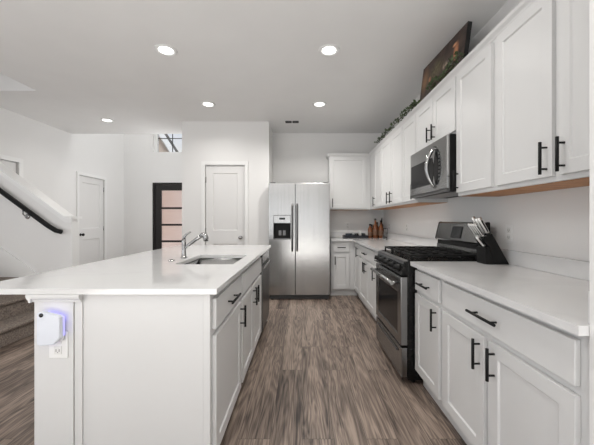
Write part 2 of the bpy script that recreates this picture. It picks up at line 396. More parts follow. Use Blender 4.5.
# entry door (black, three frosted lites)
ed = MB(); EX0, EX1 = -3.425, -2.55
g0, g1 = EX0+.14, EX1-.14
for a, b in ((EX0, g0), (g1, EX1)): ed.box(a, b, YF+.02, YF+.065, .01, 2.045)
for a, b in ((.01, .40), (.70, .745), (1.085, 1.13), (1.475, 1.52), (1.91, 2.045)): ed.box(g0, g1, YF+.02, YF+.065, a, b)
edo = struct(ed.build('door_3', M['entry']), 'black front door with stacked frosted glass panes', 'door')
fr = MB().box(-3.472, -3.43, YF-.01, YF+.13, .002, 2.088).box(-2.545, -2.502, YF-.01, YF+.13, .002, 2.088).box(-3.43, -2.545, YF-.01, YF+.13, 2.05, 2.088)
fr.build('door_frame', M['entry'], edo)
for a, b in ((.40, .70), (.745, 1.085), (1.13, 1.475), (1.52, 1.91)):
    MB().box(g0, g1, YF+.038, YF+.046, a, b).build('glass_pane', M['pink'], edo)
hd = MB().box(EX1-.11, EX1-.06, YF+.008, YF+.019, .92, 1.12).tube([(EX1-.085, YF+.005, 1.02), (EX1-.085, YF-.04, 1.02), (EX1-.19, YF-.04, 1.02)], .009)
hd.build('lever_handle', M['black'], edo)

# transom window
wn = MB(); a, b, z0, z1 = -3.472, -2.502, 2.802, 3.998
for q in ((a, a+.085, z0, z1), (b-.085, b, z0, z1), (a+.085, b-.085, z0, z0+.012), (a+.085, b-.085, z1-.06, z1)): wn.box(q[0], q[1], YF+.05, YF+.11, q[2], q[3])
wo = struct(wn.build('window_1', M['trim']), 'high window above the front door', 'window')
MB().box(-3.052, -3.037, YF+.07, YF+.09, z0+.012, z1-.06).box(a+.085, b-.085, YF+.07, YF+.09, 3.13, 3.145).build('muntin', M['vent_dark'], wo)
MB().box(a+.085, b-.085, YF+.078, YF+.082, z0+.012, z1-.06).build('pane', M['glass'], wo)

# outside
struct(MB().box(-40, 40, 7.2, 60, -.3, -.15).build('ground', M['lawn']), 'pale paving outside the front door', 'ground')
nh = thing('neighbor_house', 'beige house gable with white rake board seen through the high window', 'house', (-8.6, 14, -.15), .50)
MB().prism([(-3.4, 0), (3.05, 0), (3.05, 3.9), (0, 8.7), (-3.4, 3.9)], 'y', 0, 8).build('wall', M['house'], nh)
rf = MB()
rf.prism([(-.05, 8.95), (3.35, 3.6), (3.35, 3.42), (-.05, 8.75)], 'y', -.35, 8.2)
rf.prism([(.05, 8.95), (-3.6, 3.8), (-3.6, 3.62), (.05, 8.75)], 'y', -.35, 8.2)
rf.build('roof', M['roof'], nh)
MB().prism([(-.02, 8.74), (3.3, 3.42), (3.02, 3.42), (-.02, 8.3)], 'y', -.34, -.06).prism([(0.02, 8.74), (-3.55, 3.6), (-3.3, 3.6), (0.02, 8.3)], 'y', -.34, -.06).build('rake_board', M['trim'], nh)

# ------------------------------------------------------------------ stairs
st = MB(); NB = 8
for i in range(NB):
    x = -2.857 - .264*i; z = .18*(i+1)
    xe = -5.075
    st.box(x-.274 if i < NB-1 else xe, x, 2.66, HD-.02, 0, z-.035)
    st.box(x-.276 if i < NB-1 else xe, x+.027, 2.645, HD-.02, z-.035, z)
so = st.build('staircase', M['carpet'], None, .012)
tag(so, 'brown-grey staircase climbing left beside the sloping half wall', 'stairs')

hr = thing('handrail', 'black handrail on the half wall above the stairs', 'handrail', (-2.84, HD, 0))
MB().tube([(.0, -.06, 1.08), (-.06, -.065, 1.095), (-.15, -.065, 1.15), (-2.1, -.065, 1.15+.735*1.95)], .027, 12).build('rail', M['black'], hr, 0)
for x in (-.45, -1.7):
    z = 1.14+.735*(-x-.15)
    MB().tube([(x, -.064, z-.022), (x, -.062, z-.07), (x, -.03, z-.10), (x, -.002, z-.10)], .007, 8).lathe([(.03, -.001), (.03, -.008), (.01, -.012)], (x, 0, z-.10), 14, 'y').build('bracket', M['chrome'], hr)

# ------------------------------------------------------------------ ceiling lights and vent
def make_light():
    r = thing('recessed_light', '', 'ceiling light')
    MB().lathe([(.098, -.001), (.096, -.008), (.078, -.012), (.064, -.004), (.064, -.001)], seg=28).build('trim_ring', M['trim'], r)
    MB().lathe([(.062, -.0035), (.062, -.0055)], seg=28).build('lens', M['lens'], r)
    return r
lr = make_light()
lights = [(-1.24, 2.735, 'round recessed ceiling light above the island sink, large and left'), (.246, 2.735, 'round recessed ceiling light above the aisle in front of the range'),
          (-1.256, 4.01, 'round recessed ceiling light just in front of the pantry door'), (.234, 4.01, 'round recessed ceiling light over the aisle near the refrigerator'),
          (-3.02, 4.65, 'round recessed ceiling light at far left near the entry')]
for i, (x, y, lb) in enumerate(lights):
    o = lr if i == 0 else copy_tree(lr)
    o.location = (x, y, ZC); o['label'] = lb; o['group'] = 'recessed ceiling lights'
    a_ = area('recessed_lamp', (x, y, ZC-.02), (0, 0, 0), .13, .13, 19 if y > 3.5 and x > 0 else 6 if y > 3.5 else 5, (1, .97, .93), 'DISK'); a_.data.spread = 2.6
for x in (-1.24, .24):
    area('recessed_lamp', (x, 1.4, ZC-.02), (0, 0, 0), .13, .13, 6, (1, .97, .93), 'DISK')
cv = thing('ceiling_vent', 'small rectangular ceiling air vent above the refrigerator', 'vent', (-.157, 4.72, ZC))
MB().box(-.125, .125, -.075, -.055, -.008, -.001).box(-.125, .125, .055, .075, -.008, -.001).box(-.125, -.105, -.055, .055, -.008, -.001).box(.105, .125, -.055, .055, -.008, -.001).box(-.006, .006, -.055, .055, -.008, -.001).build('frame', M['plastic'], cv)
v_ = MB().box(-.105, .105, -.055, .055, -.003, -.001)
for i in range(7): v_.prism([(-.05+i*.0155, -.003), (-.044+i*.0155, -.003), (-.038+i*.0155, -.008), (-.040+i*.0155, -.008)], 'x', -.105, .105)
v_.build('louvers', M['vent_dark'], cv)

# ------------------------------------------------------------------ cabinets
# local frame: x along the run (left to right seen from the front), y = 0 the face, -y outwards
def handle(parent, kind, x, z, L, y=-.02):
    mb = MB(); r = .0068; off = -.032; h = L/2; p = h*.66
    if kind == 'v':
        mb.tube([(x, y+off, z-h), (x, y+off, z+h)], r, 10)
        for s in (-1, 1): mb.tube([(x, y-.0003, z+s*p), (x, y+off, z+s*p)], .0048, 8)
    else:
        mb.tube([(x-h, y+off, z), (x+h, y+off, z)], r, 10)
        for s in (-1, 1): mb.tube([(x+s*p, y-.0003, z), (x+s*p, y+off, z)], .0048, 8)
    return mb.build('handle', M['black'], parent)
def cabinet(name, label, loc, rz, w, depth, z0, z1, fronts, group=None, toe=True, hollow=False, underside=False, sides=''):
    t = thing(name, label, 'cabinet', loc, rz, group)
    b = MB(); zb = z0+.004 if underside else z0
    if toe: zb = .105; b.box(.0, w, .045, depth, .001, zb)
    if hollow:
        b.box(0, .018, 0, depth, zb, z1).box(w-.018, w, 0, depth, zb, z1).box(.018, w-.018, 0, depth, zb, zb+.018)
        b.box(.018, w-.018, depth-.01, depth, zb+.018, z1).box(.018, w-.018, 0, .018, zb+.018, z1)
    else:
        b.box(0, w, 0, depth, zb, z1)
    b.build('body', M['cab'], t)
    if underside: MB().box(.004, w-.004, .022, depth-.002, zb-.0035, zb-.0005).build('underside', M['underside'], t); pass
    for f in fronts:
        mb = MB()
        if f[0] == 'door':
            mb.panel(f[1], f[2], f[3], f[4], -.02, -.0005, .058 if f[2]-f[1] > .25 else .045, .008)
            o = mb.build('door', M['cab'], t, .0015)
        else:
            o = mb.box(f[1], f[2], -.02, -.0005, f[3], f[4]).build('drawer', M['cab'], t, .003)
        if len(f) > 5 and f[5]: handle(o, *f[5])
    return t
XF = .85          # base body face (door faces stand at .83)
BD = XR-XF-.003
R_ = -PI/2
DZ0, DZ1, WZ0, WZ1 = .124, .684, .712, .855
# --- right run, near the camera (world y = Y0 - local x)
Y0 = 2.214
cabinet('base_cabinet', 'white narrow base cabinet with one drawer and door right of the range', (XF, Y0, 0), R_, .432, BD, 0, .883,
        [('drawer', .010, .388, WZ0, WZ1, ('h', .20, .778, .17)), ('door', .010, .388, DZ0, DZ1, ('v', .357, .60, .137))], 'base cabinets')
cabinet('base_cabinet', 'white wide base cabinet with long drawer over two doors, nearest on the right', (XF, Y0-.433, 0), R_, .91, BD, 0, .883,
        [('drawer', .011, .868, WZ0, WZ1, ('h', .43, .782, .21)), ('door', .011, .407, DZ0, DZ1, ('v', .379, .595, .14)), ('door', .448, .868, DZ0, DZ1, ('v', .487, .595, .14))], 'base cabinets')
# --- right run, beyond the range
Y1 = 4.79
cabinet('base_cabinet', 'white base cabinet with one drawer and door just beyond the range', (XF, 3.455, 0), R_, .462, BD, 0, .883,
        [('drawer', .008, .455, WZ0, WZ1, ('h', .23, .78, .14)), ('door', .008, .455, DZ0, DZ1, ('v', .045, .60, .137))], 'base cabinets')
cabinet('base_cabinet', 'white base cabinet with wide drawer over paired doors, second beyond the range', (XF, 4.362, 0), R_, .905, BD, 0, .883,
        [('drawer', .008, .897, WZ0, WZ1, ('h', .45, .78, .2)), ('door', .008, .448, DZ0, DZ1, ('v', .41, .60, .137)), ('door', .457, .897, DZ0, DZ1, ('v', .495, .60, .137))], 'base cabinets')
cabinet('base_cabinet', 'white corner base cabinet with one tall narrow door near the back wall', (XF, 4.802, 0), R_, .438, BD, 0, .883,
        [('door', .06, .43, DZ0, WZ1, ('v', .36, .745, .15))], 'base cabinets')
# --- back run
cabinet('base_cabinet', 'white base cabinet with one drawer and door right beside the refrigerator', (.462, 4.805, 0), 0, .433, YB-4.805-.003, 0, .883,
        [('drawer', .035, .295, WZ0, WZ1, ('h', .165, .785, .13)), ('door', .035, .295, DZ0, DZ1, ('v', .063, .575, .13))], 'base cabinets')
# --- worktops
def slab(name, label, boxes, splash):
    m = MB()
    for b in boxes: m.box(*b)
    o = tag(m.build(name, M['quartz']), label, 'countertop')
    s = MB()
    for b in splash: s.box(*b)
    s.build('backsplash', M['quartz'], o, .002)
    return o
slab('countertop', 'white quartz countertop right of the range with the knife block on it', [(.80, XR-.001, .868, 2.216, .884, .914)],
     [(XR-.021, XR-.001, .889, 2.216, .9145, 1.01), (.845, XR-.001, .868, .888, .9145, 1.01)])
slab('countertop', 'white quartz corner countertop beyond the range with bottles in its corner', [(.80, XR-.001, 2.994, YB-.001, .884, .914), (.462, .80, 4.755, YB-.001, .884, .914)],
     [(XR-.021, XR-.001, 2.994, YB-.022, .9145, 1.01), (.462, XR-.001, YB-.021, YB-.001, .9145, 1.01)])
# --- upper cabinets on the right wall
XU = 1.153; UD = XR-XU-.003; UZ0, UZ1, CZ = 1.392, 2.30, 2.30
VZ = 1.505
def uppers(name, label, y, w, fronts, z0=UZ0, under=True):
    return cabinet(name, label, (XU, y, 0), R_, w, UD, z0, UZ1, fronts, 'upper cabinets', toe=False, underside=under)
uz0, uz1 = 1.42, 2.285
uppers('upper_cabinet', 'white upper cabinet with a single door right of the microwave', 2.216, .452, [('door', .012, .416, uz0, uz1, ('v', .04, VZ, .15))])
uppers('upper_cabinet', 'white upper cabinet with two tall doors, nearest at the top right', 1.763, .893, [('door', .008, .402, uz0, uz1, ('v', .374, VZ, .15)), ('door', .434, .85, uz0, uz1, ('v', .468, VZ, .15))])
uppers('upper_cabinet', 'white short two-door upper cabinet above the microwave', 2.988, .770, [('door', .008, .380, 1.885, uz1, ('v', .335, 1.97, .13)), ('door', .388, .762, 1.885, uz1, ('v', .432, 1.97, .13))], 1.868, False)
uppers('upper_cabinet', 'white single-door upper cabinet just left of the microwave', 3.396, .406, [('door', .008, .398, uz0, uz1, ('v', .365, VZ, .15))])
uppers('upper_cabinet', 'white upper cabinet with paired doors on the right wall, second beyond the microwave', 4.314, .916, [('door', .008, .474, uz0, uz1, ('v', .40, VZ, .15)), ('door', .484, .908, uz0, uz1, ('v', .535, VZ, .15))])
uppers('upper_cabinet', 'white narrow-door corner upper cabinet on the right wall by the back wall', 5.072, .756, [('door', .38, .748, uz0, uz1, ('v', .415, VZ, .15))])
cabinet('upper_cabinet', 'white single-door upper cabinet on the back wall next to the refrigerator', (.458, 5.075, 0), 0, .694, YB-5.075-.003, UZ0, UZ1,
        [('door', .018, .625, uz0, uz1, ('v', .055, VZ, .15))], 'upper cabinets', toe=False, underside=True)
# crown moulding along all uppers
cm = MB()
prof = [(0, .0), (-.012, 0), (-.016, .012), (-.030, .028), (-.034, .040), (-.034, .046), (0, .046)]
cm.prism([(XU-.021+p[0]+.03, UZ1+.0005+p[1]) for p in prof], 'y', .868, 5.04)
cm.prism([(5.055+.03-.005+p[0], UZ1+.0005+p[1]) for p in prof], 'x', .425, XU+.01)
cm.prism([(.458+p[0], UZ1+.0005+p[1]) for p in prof], 'y', 5.05, YB-.002)
cmo = tag(cm.build('crown_moulding', M['cab']), 'white crown moulding running along the tops of the upper cabinets', 'moulding')

# ------------------------------------------------------------------ island
IX = -.418; IB = -1.03
IL = PI/2
cabinet('base_cabinet', 'white island base cabinet with one drawer and door at the near end', (IX, 1.372, 0), IL, .623, .61, 0, .888,
        [('drawer', .022, .598, WZ0, WZ1, ('h', .31, .782, .2)), ('door', .022, .598, DZ0, DZ1, ('v', .565, .60, .137))], 'island cabinets')
cabinet('sink_cabinet', 'white island sink cabinet with false drawer front over two doors', (IX, 1.996, 0), IL, .965, .61, 0, .888,
        [('drawer', .024, .95, WZ0, WZ1), ('door', .024, .474, DZ0, DZ1, ('v', .435, .60, .14)), ('door', .500, .95, DZ0, DZ1, ('v', .54, .60, .14))], 'island cabinets', hollow=True)
# end board facing the camera
ep = thing('end_panel', 'plain white panel closing the near end of the island', 'panel', (IX, 1.371, 0))
MB().box(-.611, .0, -.006, -.0005, .001, .888).build('board', M['cab'], ep)
MB().box(-.028, .002, -.014, -.0065, .001, .888).build('corner_stile', M['cab'], ep, .002)
MB().box(-.611, -.577, -.014, -.0065, .001, .888).build('edge_stile', M['cab'], ep, .002)
MB().box(IB-.0, IX, 3.612, 3.632, .001, .888).build('x', M['cab'])
e2 = bpy.data.objects['x']; e2.name = 'end_panel'; tag(e2, 'white panel closing the far end of the island beside the dishwasher', 'panel')
# half wall carrying the seating side
hp = thing('island_half_wall', 'white post and half wall under the overhanging left side of the island', 'half wall', (-1.206, 1.352, 0))
MB().box(0, .175, 0, 2.28, .001, .888).build('post', M['cab'], hp)
mo = MB()
pm = [(0, .852), (-.008, .852), (-.010, .862), (-.018, .869), (-.021, .877), (-.021, .888), (0, .888)]
mo.prism([(p[0]-.0005, p[1]) for p in pm], 'y', -.021, 2.28)
mo.prism([(p[0]-.0005, p[1]) for p in pm], 'x', -.0005, .215)
mo.build('top_moulding', M['cab'], hp)
MB().box(-.013, -.0005, -.013, 2.28, .001, .1).box(-.0005, .178, -.013, -.0005, .001, .1).build('baseboard', M['trim'], hp)
# slab with sink cut-out
SX0, SX1, SY0, SY1 = -.885, -.477, 2.07, 2.61
IY0, IY1, IXL, IXR = 1.333, 3.665, -1.51, -.379
sl = MB().box(IXL, SX0, IY0, IY1, .889, .914).box(SX1, IXR, IY0, IY1, .889, .914).box(SX0, SX1, IY0, SY0, .889, .914).box(SX0, SX1, SY1, IY1, .889, .914)
tag(sl.build('countertop', M['quartz']), 'white quartz island countertop with the sink cut into it', 'countertop')
# sink basin
sk = thing('kitchen_sink', 'stainless steel undermount sink in the island', 'sink', ((SX0+SX1)/2, (SY0+SY1)/2, .888))
hx, hy = (SX1-SX0)/2+.006, (SY1-SY0)/2+.006
bs = MB()
def rring(mb, hx, hy, z, r, seg=5):
    out = []
    for cx, cy, a0 in ((hx-r, hy-r, 0), (-hx+r, hy-r, PI/2), (-hx+r, -hy+r, PI), (hx-r, -hy+r, 3*PI/2)):
        for k in range(seg+1):
            a = a0+PI/2*k/seg; out.append(mb.bm.verts.new((cx+r*math.cos(a), cy+r*math.sin(a), z)))
    return out
rings = [rring(bs, hx+.012, hy+.012, -.001, .03), rring(bs, hx, hy, -.001, .025), rring(bs, hx-.004, hy-.004, -.17, .03), rring(bs, hx-.02, hy-.02, -.195, .035), rring(bs, .03, .03, -.2, .029),
         rring(bs, .03, .03, -.205, .029), rring(bs, hx-.016, hy-.016, -.2, .035), rring(bs, hx+.000, hy+.000, -.17, .03), rring(bs, hx+.012, hy+.012, -.004, .03)]
k = len(rings[0])
for a, b in zip(rings, rings[1:]+rings[:1]):
    for i in range(k): bs.bm.faces.new((a[i], a[(i+1) % k], b[(i+1) % k], b[i])).smooth = True
bs.build('basin', M['steel'], sk)
MB().lathe([(.0, -.201), (.028, -.201), (.04, -.199), (.044, -.196), (.036, -.197), (.02, -.1995)]).build('drain', M['chrome'], sk)
# faucet
fc = thing('faucet', 'chrome single-lever pull-out faucet behind the island sink', 'faucet', (-.953, 2.42, .9145))
MB().lathe([(.027, 0), (.027, .006), (.019, .012), (.016, .05), (.0155, .10), (.018, .125), (.016, .15), (.004, .158)]).build('body', M['chrome'], fc)
MB().tube([(.0, 0, .075), (.04, 0, .105), (.10, 0, .150), (.145, 0, .180)], [.012, .013, .0135, .015], 14).build('spout', M['chrome'], fc)
MB().tube([(.135, 0, .173), (.150, 0, .188), (.168, 0, .186), (.176, 0, .165), (.178, 0, .135)], [.015, .018, .021, .022, .019], 14).build('spray_head', M['chrome'], fc)
MB().tube([(0, 0, .150), (.004, 0, .168), (.02, 0, .188), (.055, 0, .212)], [.012, .011, .008, .007], 10).build('lever', M['chrome'], fc)
ag = thing('air_switch', 'small round metal button on the island countertop left of the faucet', 'button', (-.975, 2.24, .9145))
MB().lathe([(.024, 0), (.024, .004), (.018, .007)]).build('flange', M['steel'], ag)
MB().lathe([(.013, .0072), (.012, .012), (.002, .013)]).build('button', M['steel_dark'], ag)

# dishwasher
dwr = thing('dishwasher', 'stainless steel dishwasher at the far end of the island', 'dishwasher', (IX, 2.964, 0), IL)
MB().box(.003, .604, 0, .57, .09, .880).box(.02, .59, .05, .5, .001, .09).build('body', M['black'], dwr)
MB().box(.004, .603, -.028, -.0005, .11, .775).build('door', M['steel_dark'], dwr, .003)
MB().box(.004, .603, -.026, -.0005, .782, .872).build('control_panel', M['blackglass'], dwr, .003)
MB().box(.05, .556, -.045, -.0285, .735, .760).build('handle', M['steel'], dwr, .004)

# outlet and night light on the island post
def outlet(name, label, loc, rz, w=.072, h=.116, group=None):
    t = thing(name, label, 'outlet', loc, rz, group)
    MB().box(-w/2, w/2, -.006, -.0005, -h/2, h/2).build('cover_plate', M['plastic'], t, .002)
    for z in (.024, -.024):
        r = MB().box(-.017, .017, -.009, -.0065, z-.018, z+.018).build('receptacle', M['ceramic'], t, .002)
        for x, dz, hh_ in ((-.007, 0, .006), (.007, 0, .006), (0, -.009, .002)):
            MB().box(x-.0012, x+.0012, -.0097, -.0092, z+dz-hh_, z+dz+hh_).build('slot', M['vent_dark'], r)
    return t
outlet('outlet', 'white outlet on the island post under the night light', (-1.094, 1.352, .660), 0, .085, .120)
nl = thing('night_light', 'white plug-in night light glowing blue-violet on the island post', 'night light', (-1.103, 1.352, .744))
sh = [(-.052, .070), (-.032, .076), (.036, .058), (.047, .050), (.048, -.040), (.020, -.068), (-.040, -.074), (-.053, -.066)]
MB().prism([(p[0], p[1]) for p in sh], 'y', -.048, -.022).build('shell', M['device'], nl, .005)
MB().prism([(p[0]*.9, p[1]*.9) for p in sh], 'y', -.0215, -.011).build('light_band', M['glow'], nl)
MB().box(.002, .040, -.021, -.0105, -.06, .02).build('plug_housing', M['plastic'], nl)
MB().lathe([(.009, -.0485), (.009, -.051), (.002, -.052)], (-.030, 0, .062), 14, 'y').build('sensor', M['lcd'], nl)

# wall outlets
outlet('outlet', 'white wall outlet right of the knife block', (XR, 2.10, 1.125), R_, .07, .13)
outlet('outlet', 'white wall outlet above the corner counter, nearer the range of the two', (XR, 4.14, 1.115), R_)
outlet('outlet', 'white wall outlet on the right wall closest to the back corner', (XR, 4.98, 1.115), R_)
outlet('outlet', 'white wall outlet on the back wall above the dark tray', (.813, YB, 1.12), 0)

# ------------------------------------------------------------------ refrigerator
FR = thing('refrigerator', 'stainless steel side-by-side refrigerator with water dispenser', 'refrigerator', (-.507, 4.575, 0))
FW, FH = .932, 1.785
MB().box(.004, FW-.004, .066, .74, .06, FH-.012).build('body', M['steel_dark'], FR)
sx = .405
hl = [(.075, .335, .925, 1.292)]
lft = MB().panel(.0, sx-.003, .075, FH, 0, .06, holes=hl, rec=.05)
lo = lft.build('freezer_door', M['steel'], FR, .004)
MB().box(sx+.003, FW, 0, .06, .075, FH).build('refrigerator_door', M['steel'], FR, .006)
dp = thing('dispenser', None, None); dp.parent = FR
MB().box(.078, .332, -.004, .045, 1.175, 1.289).build('control_panel', M['steel'], dp, .002)
MB().box(.086, .324, .044, .048, .94, 1.172).box(.084, .090, .004, .044, .935, 1.172).box(.320, .326, .004, .044, .935, 1.172).build('recess', M['black'], dp)
MB().box(.084, .326, .002, .045, .928, .940).build('drip_tray', M['steel_dark'], dp)
pd = MB()
for x in (.15, .215): pd.box(x, x+.04, .02, .026, .985, 1.06)
pd.build('paddles', M['steel_dark'], dp)
MB().box(.16, .25, -.005, -.0042, 1.225, 1.255).build('display', M['lcd'], dp)
for x in (sx-.045, sx+.030):
    MB().tube([(x, -.001, 1.46), (x, -.05, 1.44), (x, -.060, 1.40), (x, -.062, 1.1), (x, -.060, .81), (x, -.05, .77), (x, -.001, .75)], .014, 10).build('handle', M['steel_dark'], FR)
MB().box(.01, FW-.01, .02, .06, .012, .068).build('toe_grille', M['vent_dark'], FR)
ft = MB()
for x in (.03, FW-.07): ft.lathe([(.02, .0), (.02, .012)], (x+.02, .04, 0), 12)
ft.lathe([(.02, 0), (.02, .06)], (.05, .66, 0), 12).lathe([(.02, 0), (.02, .06)], (FW-.05, .66, 0), 12)
ft.build('feet', M['black'], FR)
MB().box(.02, .10, .01, .12, FH+.0005, FH+.014).box(FW-.10, FW-.02, .01, .12, FH+.0005, FH+.014).build('hinge_covers', M['steel_dark'], FR)

# ------------------------------------------------------------------ range   local: x 0..w (far to near), y=0 body front
RG = thing('gas_range', 'stainless steel gas range with black cooktop between the counters', 'stove', (.787, 2.985, 0), R_)
w = .758; D = XR-.787-.004
MB().box(.002, w, 0.0, D-.02, .03, .905).build('body', M['enamel'], RG, .003)
ld = MB()
for x in (.04, w-.04):
    for y in (.05, D-.08): ld.lathe([(.016, 0), (.016, .0295)], (x, y, 0), 10)
ld.build('feet', M['black'], RG)
od = MB().panel(.004, w-.004, .285, .795, -.052, -.0005, holes=[(.085, w-.085, .345, .675)], rec=.006)
odo = od.build('oven_door', M['steel_range'], RG, .004)
MB().box(.093, w-.093, -.0462, -.0450, .353, .667).build('window', M['blackglass'], odo)
hb = MB().tube([(.05, -.105, .742), (w-.05, -.105, .742)], .015, 12)
for x in (.075, w-.075): hb.tube([(x, -.0525, .742), (x, -.105, .742)], .012, 8)
hb.build('handle', M['steel'], odo)
dr = MB().box(.004, w-.004, -.050, -.0005, .045, .268); dro = dr.build('storage_drawer', M['steel_range'], RG, .006)
MB().box(.08, w-.08, -.060, -.0505, .215, .235).build('finger_grip', M['steel_dark'], dro, .004)
cpn = MB().prism([(-.0005, .805), (-.050, .808), (-.030, .905), (-.0005, .912)], 'x', .003, w-.002)
cpo = cpn.build('control_panel', M['enamel'], RG, .002)
MB().prism([(-.0335, .893), (-.0375, .893), (-.033, .914), (-.0005, .920), (-.0005, .9135), (-.031, .908)], 'x', .003, w-.002).build('front_lip', M['steel_dark'], RG)
for i in range(5):
    x = .085 + i*(w-.17)/4; kk = MB().lathe([(.026, 0), (.026, -.008), (.021, -.010), (.019, -.036), (.015, -.040), (.003, -.041)], (0, 0, 0), 18, 'y').box(-.0035, .0035, -.044, -.036, -.017, .017)
    ko = kk.build('knob', M['black'], RG); ko.location = (x, -.0415, .853); ko.rotation_euler = (-.20, 0, 0)
ct = MB().box(.0, w, -.0, D-.121, .906, .922).build('cooktop', M['enamel'], RG, .003)
for (x, y, r) in ((.16, .15, .045), (.16, .42, .038), (.38, .285, .05), (.60, .15, .05), (.60, .42, .036)):
    MB().lathe([(r+.016, .9225), (r+.014, .929), (r, .930), (r, .938), (r*.9, .942), (.004, .943)], (x, y, 0), 20).build('burner', M['iron'], RG)
for gx0 in (.02, .266, .512):
    gx1 = gx0+.226; g = MB(); z0, z1 = .948, .962
    for x in (gx0, gx1-.012): g.box(x, x+.012, .03, D-.135, z0, z1)
    for y in (.03, D-.147, (D-.1)/2): g.box(gx0, gx1, y, y+.012, z0, z1)
    cx = (gx0+gx1)/2; g.box(cx-.005, cx+.005,   .04, D-.14, z0, z1+.003)
    for y in (.10, .20, .36, .47): g.box(gx0+.01, gx1-.01, y-.004, y+.004, z0, z1+.002)
    for x in (gx0, gx1-.012):
        for y in (.03, D-.147): g.box(x, x+.012, y, y+.012, .9225, z0)
    g.build('grate', M['iron'], RG, .002)
bgd = MB().prism([(D-.112, .905), (D-.105, 1.03), (D-.055, 1.03), (D-.055, .905)], 'x', .01, w-.01).build('rear_trim', M['enamel'], RG)
bp = MB().prism([(D-.125, 1.045), (D-.118, 1.032), (D-.062, 1.032), (D-.056, 1.06), (D-.056, 1.195), (D-.062, 1.203), (D-.075, 1.203), (D-.088, 1.195)], 'x', .006, w-.006).build('backguard', M['steel_range'], RG, .004)
for x0, x1 in ((-.002, .0055), (w-.0055, w+.002)):
    MB().prism([(D-.127, 1.045), (D-.118, 1.030), (D-.061, 1.030), (D-.055, 1.06), (D-.055, 1.195), (D-.061, 1.205), (D-.078, 1.205), (D-.091, 1.195)], 'x', x0, x1).build('end_cap', M['black'], RG)
MB().prism([(D-.1245, 1.065), (D-.1265, 1.065), (D-.1005, 1.165), (D-.0985, 1.165)], 'x', .30, .46).build('display', M['lcd'], bp)
MB().prism([(D-.1105, .945), (D-.119, .945), (D-.116, .995), (D-.1075, .995)], 'x', .02, w-.02).build('vent_strip', M['steel'], RG)

# ------------------------------------------------------------------ microwave
MW = thing('microwave', 'stainless steel over-the-range microwave hung under the short cabinet', 'microwave', (1.10, 2.985, 1.435), R_)
mw, mh = .758, .425
MB().box(.0, mw, 0, XR-1.10-.004, 0, mh).build('body', M['black'], MW, .002)
fd = MB().box(.003, mw-.003, -.022, -.0005, .02, mh-.002).build('front', M['steel'], MW, .004)
MB().box(.003, mw-.003, -.018, -.0005, .0, .018).build('vent_lip', M['steel_dark'], MW)
# dark window with bowed right side, control oval
wp = [(.03, .085), (.03, .30)]
for i in range(9):
    a = i/8; wp.append((.50+.028*math.sin(a*PI)*1.0, .30-.215*a))
MB().prism([(p[0], p[1]) for p in wp], 'y', -.0245, -.0222).build('door_window', M['blackglass'], MW)
ov = [(.588+.058*math.cos(q*2*PI/28), .21+.145*math.sin(q*2*PI/28)) for q in range(28)]
cpx = MB().prism(ov, 'y', -.0245, -.0222).build('control_panel', M['blackglass'], MW)
bt = MB()
for i in range(8):
    bt.box(.628-.012*abs(i-3.5)/3.5, .650-.010*abs(i-3.5)/3.5, -.0262, -.0247, .10+i*.029, .118+i*.029)
bt.build('buttons', M['steel_dark'], MW)
hh = []
for i in range(13):
    a = i/12; hh.append((.545-.012*math.sin(a*PI), -.024-.058*math.sin(a*PI), .045+a*.335))
MB().tube(hh, [.010+.006*math.sin(i/12*PI) for i in range(13)], 12).build('handle', M['chrome'], MW)
MB().box(.05, mw-.05, .03, .25, -.004, -.0005).build('grease_filter', M['steel_dark'], MW)

# ------------------------------------------------------------------ knife block
KB = thing('knife_block', 'black knife block on the counter right of the range', 'knife block', (1.335, 2.115, .9145))
MB().prism([(-.007, 0), (.090, 0), (-.029, .214), (-.088, .176), (-.052, .121)], 'y', -.055, .055).build('block', M['block'], KB, .003)
MB().prism([(-.073, 0), (-.0075, 0), (-.0525, .120), (-.073, .115)], 'y', -.055, .055).build('lower_tier', M['block'], KB, .003)
def knife(name, label, base, d, L, r, grp, m=M['bright']):
    t = thing(name, label, 'knife', (KB.location.x+base[0], KB.location.y+base[1], KB.location.z+base[2]), 0, grp)
    d = Vector(d).normalized(); s_ = Vector((0, 1, 0)); nrm = d.cross(s_).normalized()
    mb = MB(); segs = [(0, r*.8, r*.6), (.12, r, r*.7), (.5, r*1.05, r*.75), (.85, r*1.25, r*.8), (1, r*.9, r*.6)]
    rings = []
    for a, p, q in segs:
        c = d*(a*L+.003)
        rings.append([mb.bm.verts.new(c + nrm*(p*math.cos(2*PI*k/10)) + s_*(q*math.sin(2*PI*k/10))) for k in range(10)])
    for A, B in zip(rings, rings[1:]):
        for k in range(10): mb.bm.faces.new((A[k], A[(k+1) % 10], B[(k+1) % 10], B[k])).smooth = True
    mb.bm.faces.new(rings[0][::-1]); mb.bm.faces.new(rings[-1])
    mb.build('handle', m, t)
    mb = MB(); mb.tube([d*.02 - s_*(r*.74), d*(L*.85) - s_*(r*.80)], r*.35, 6); mb.build('grip_inlay', M['black'], t)
kd = (-.50, 0, .87)
for i, y in enumerate((-.036, .0, .036)):
    knife('kitchen_knife', ['large steel-handled knife in the top row of the knife block, nearest the camera', 'large steel-handled knife in the middle of the block top row', 'large steel-handled knife in the block top row, farthest from the camera'][i],
          (-.043, y, .2068), kd, (.13, .125, .135)[i], .0145, 'large knives in the block')
for i in range(4):
    knife('steak_knife', 'slim steel-handled steak knife in the second row of the knife block', (-.076, -.042+i*.028, .1855), (-.56, 0, .83), .11, .0085, 'steak knives in the second row')
knife('kitchen_shears', 'pale broad steel handle lowest at the front of the knife block', (-.0635, -.030, .121), (-.62, 0, .78), .09, .013, None)

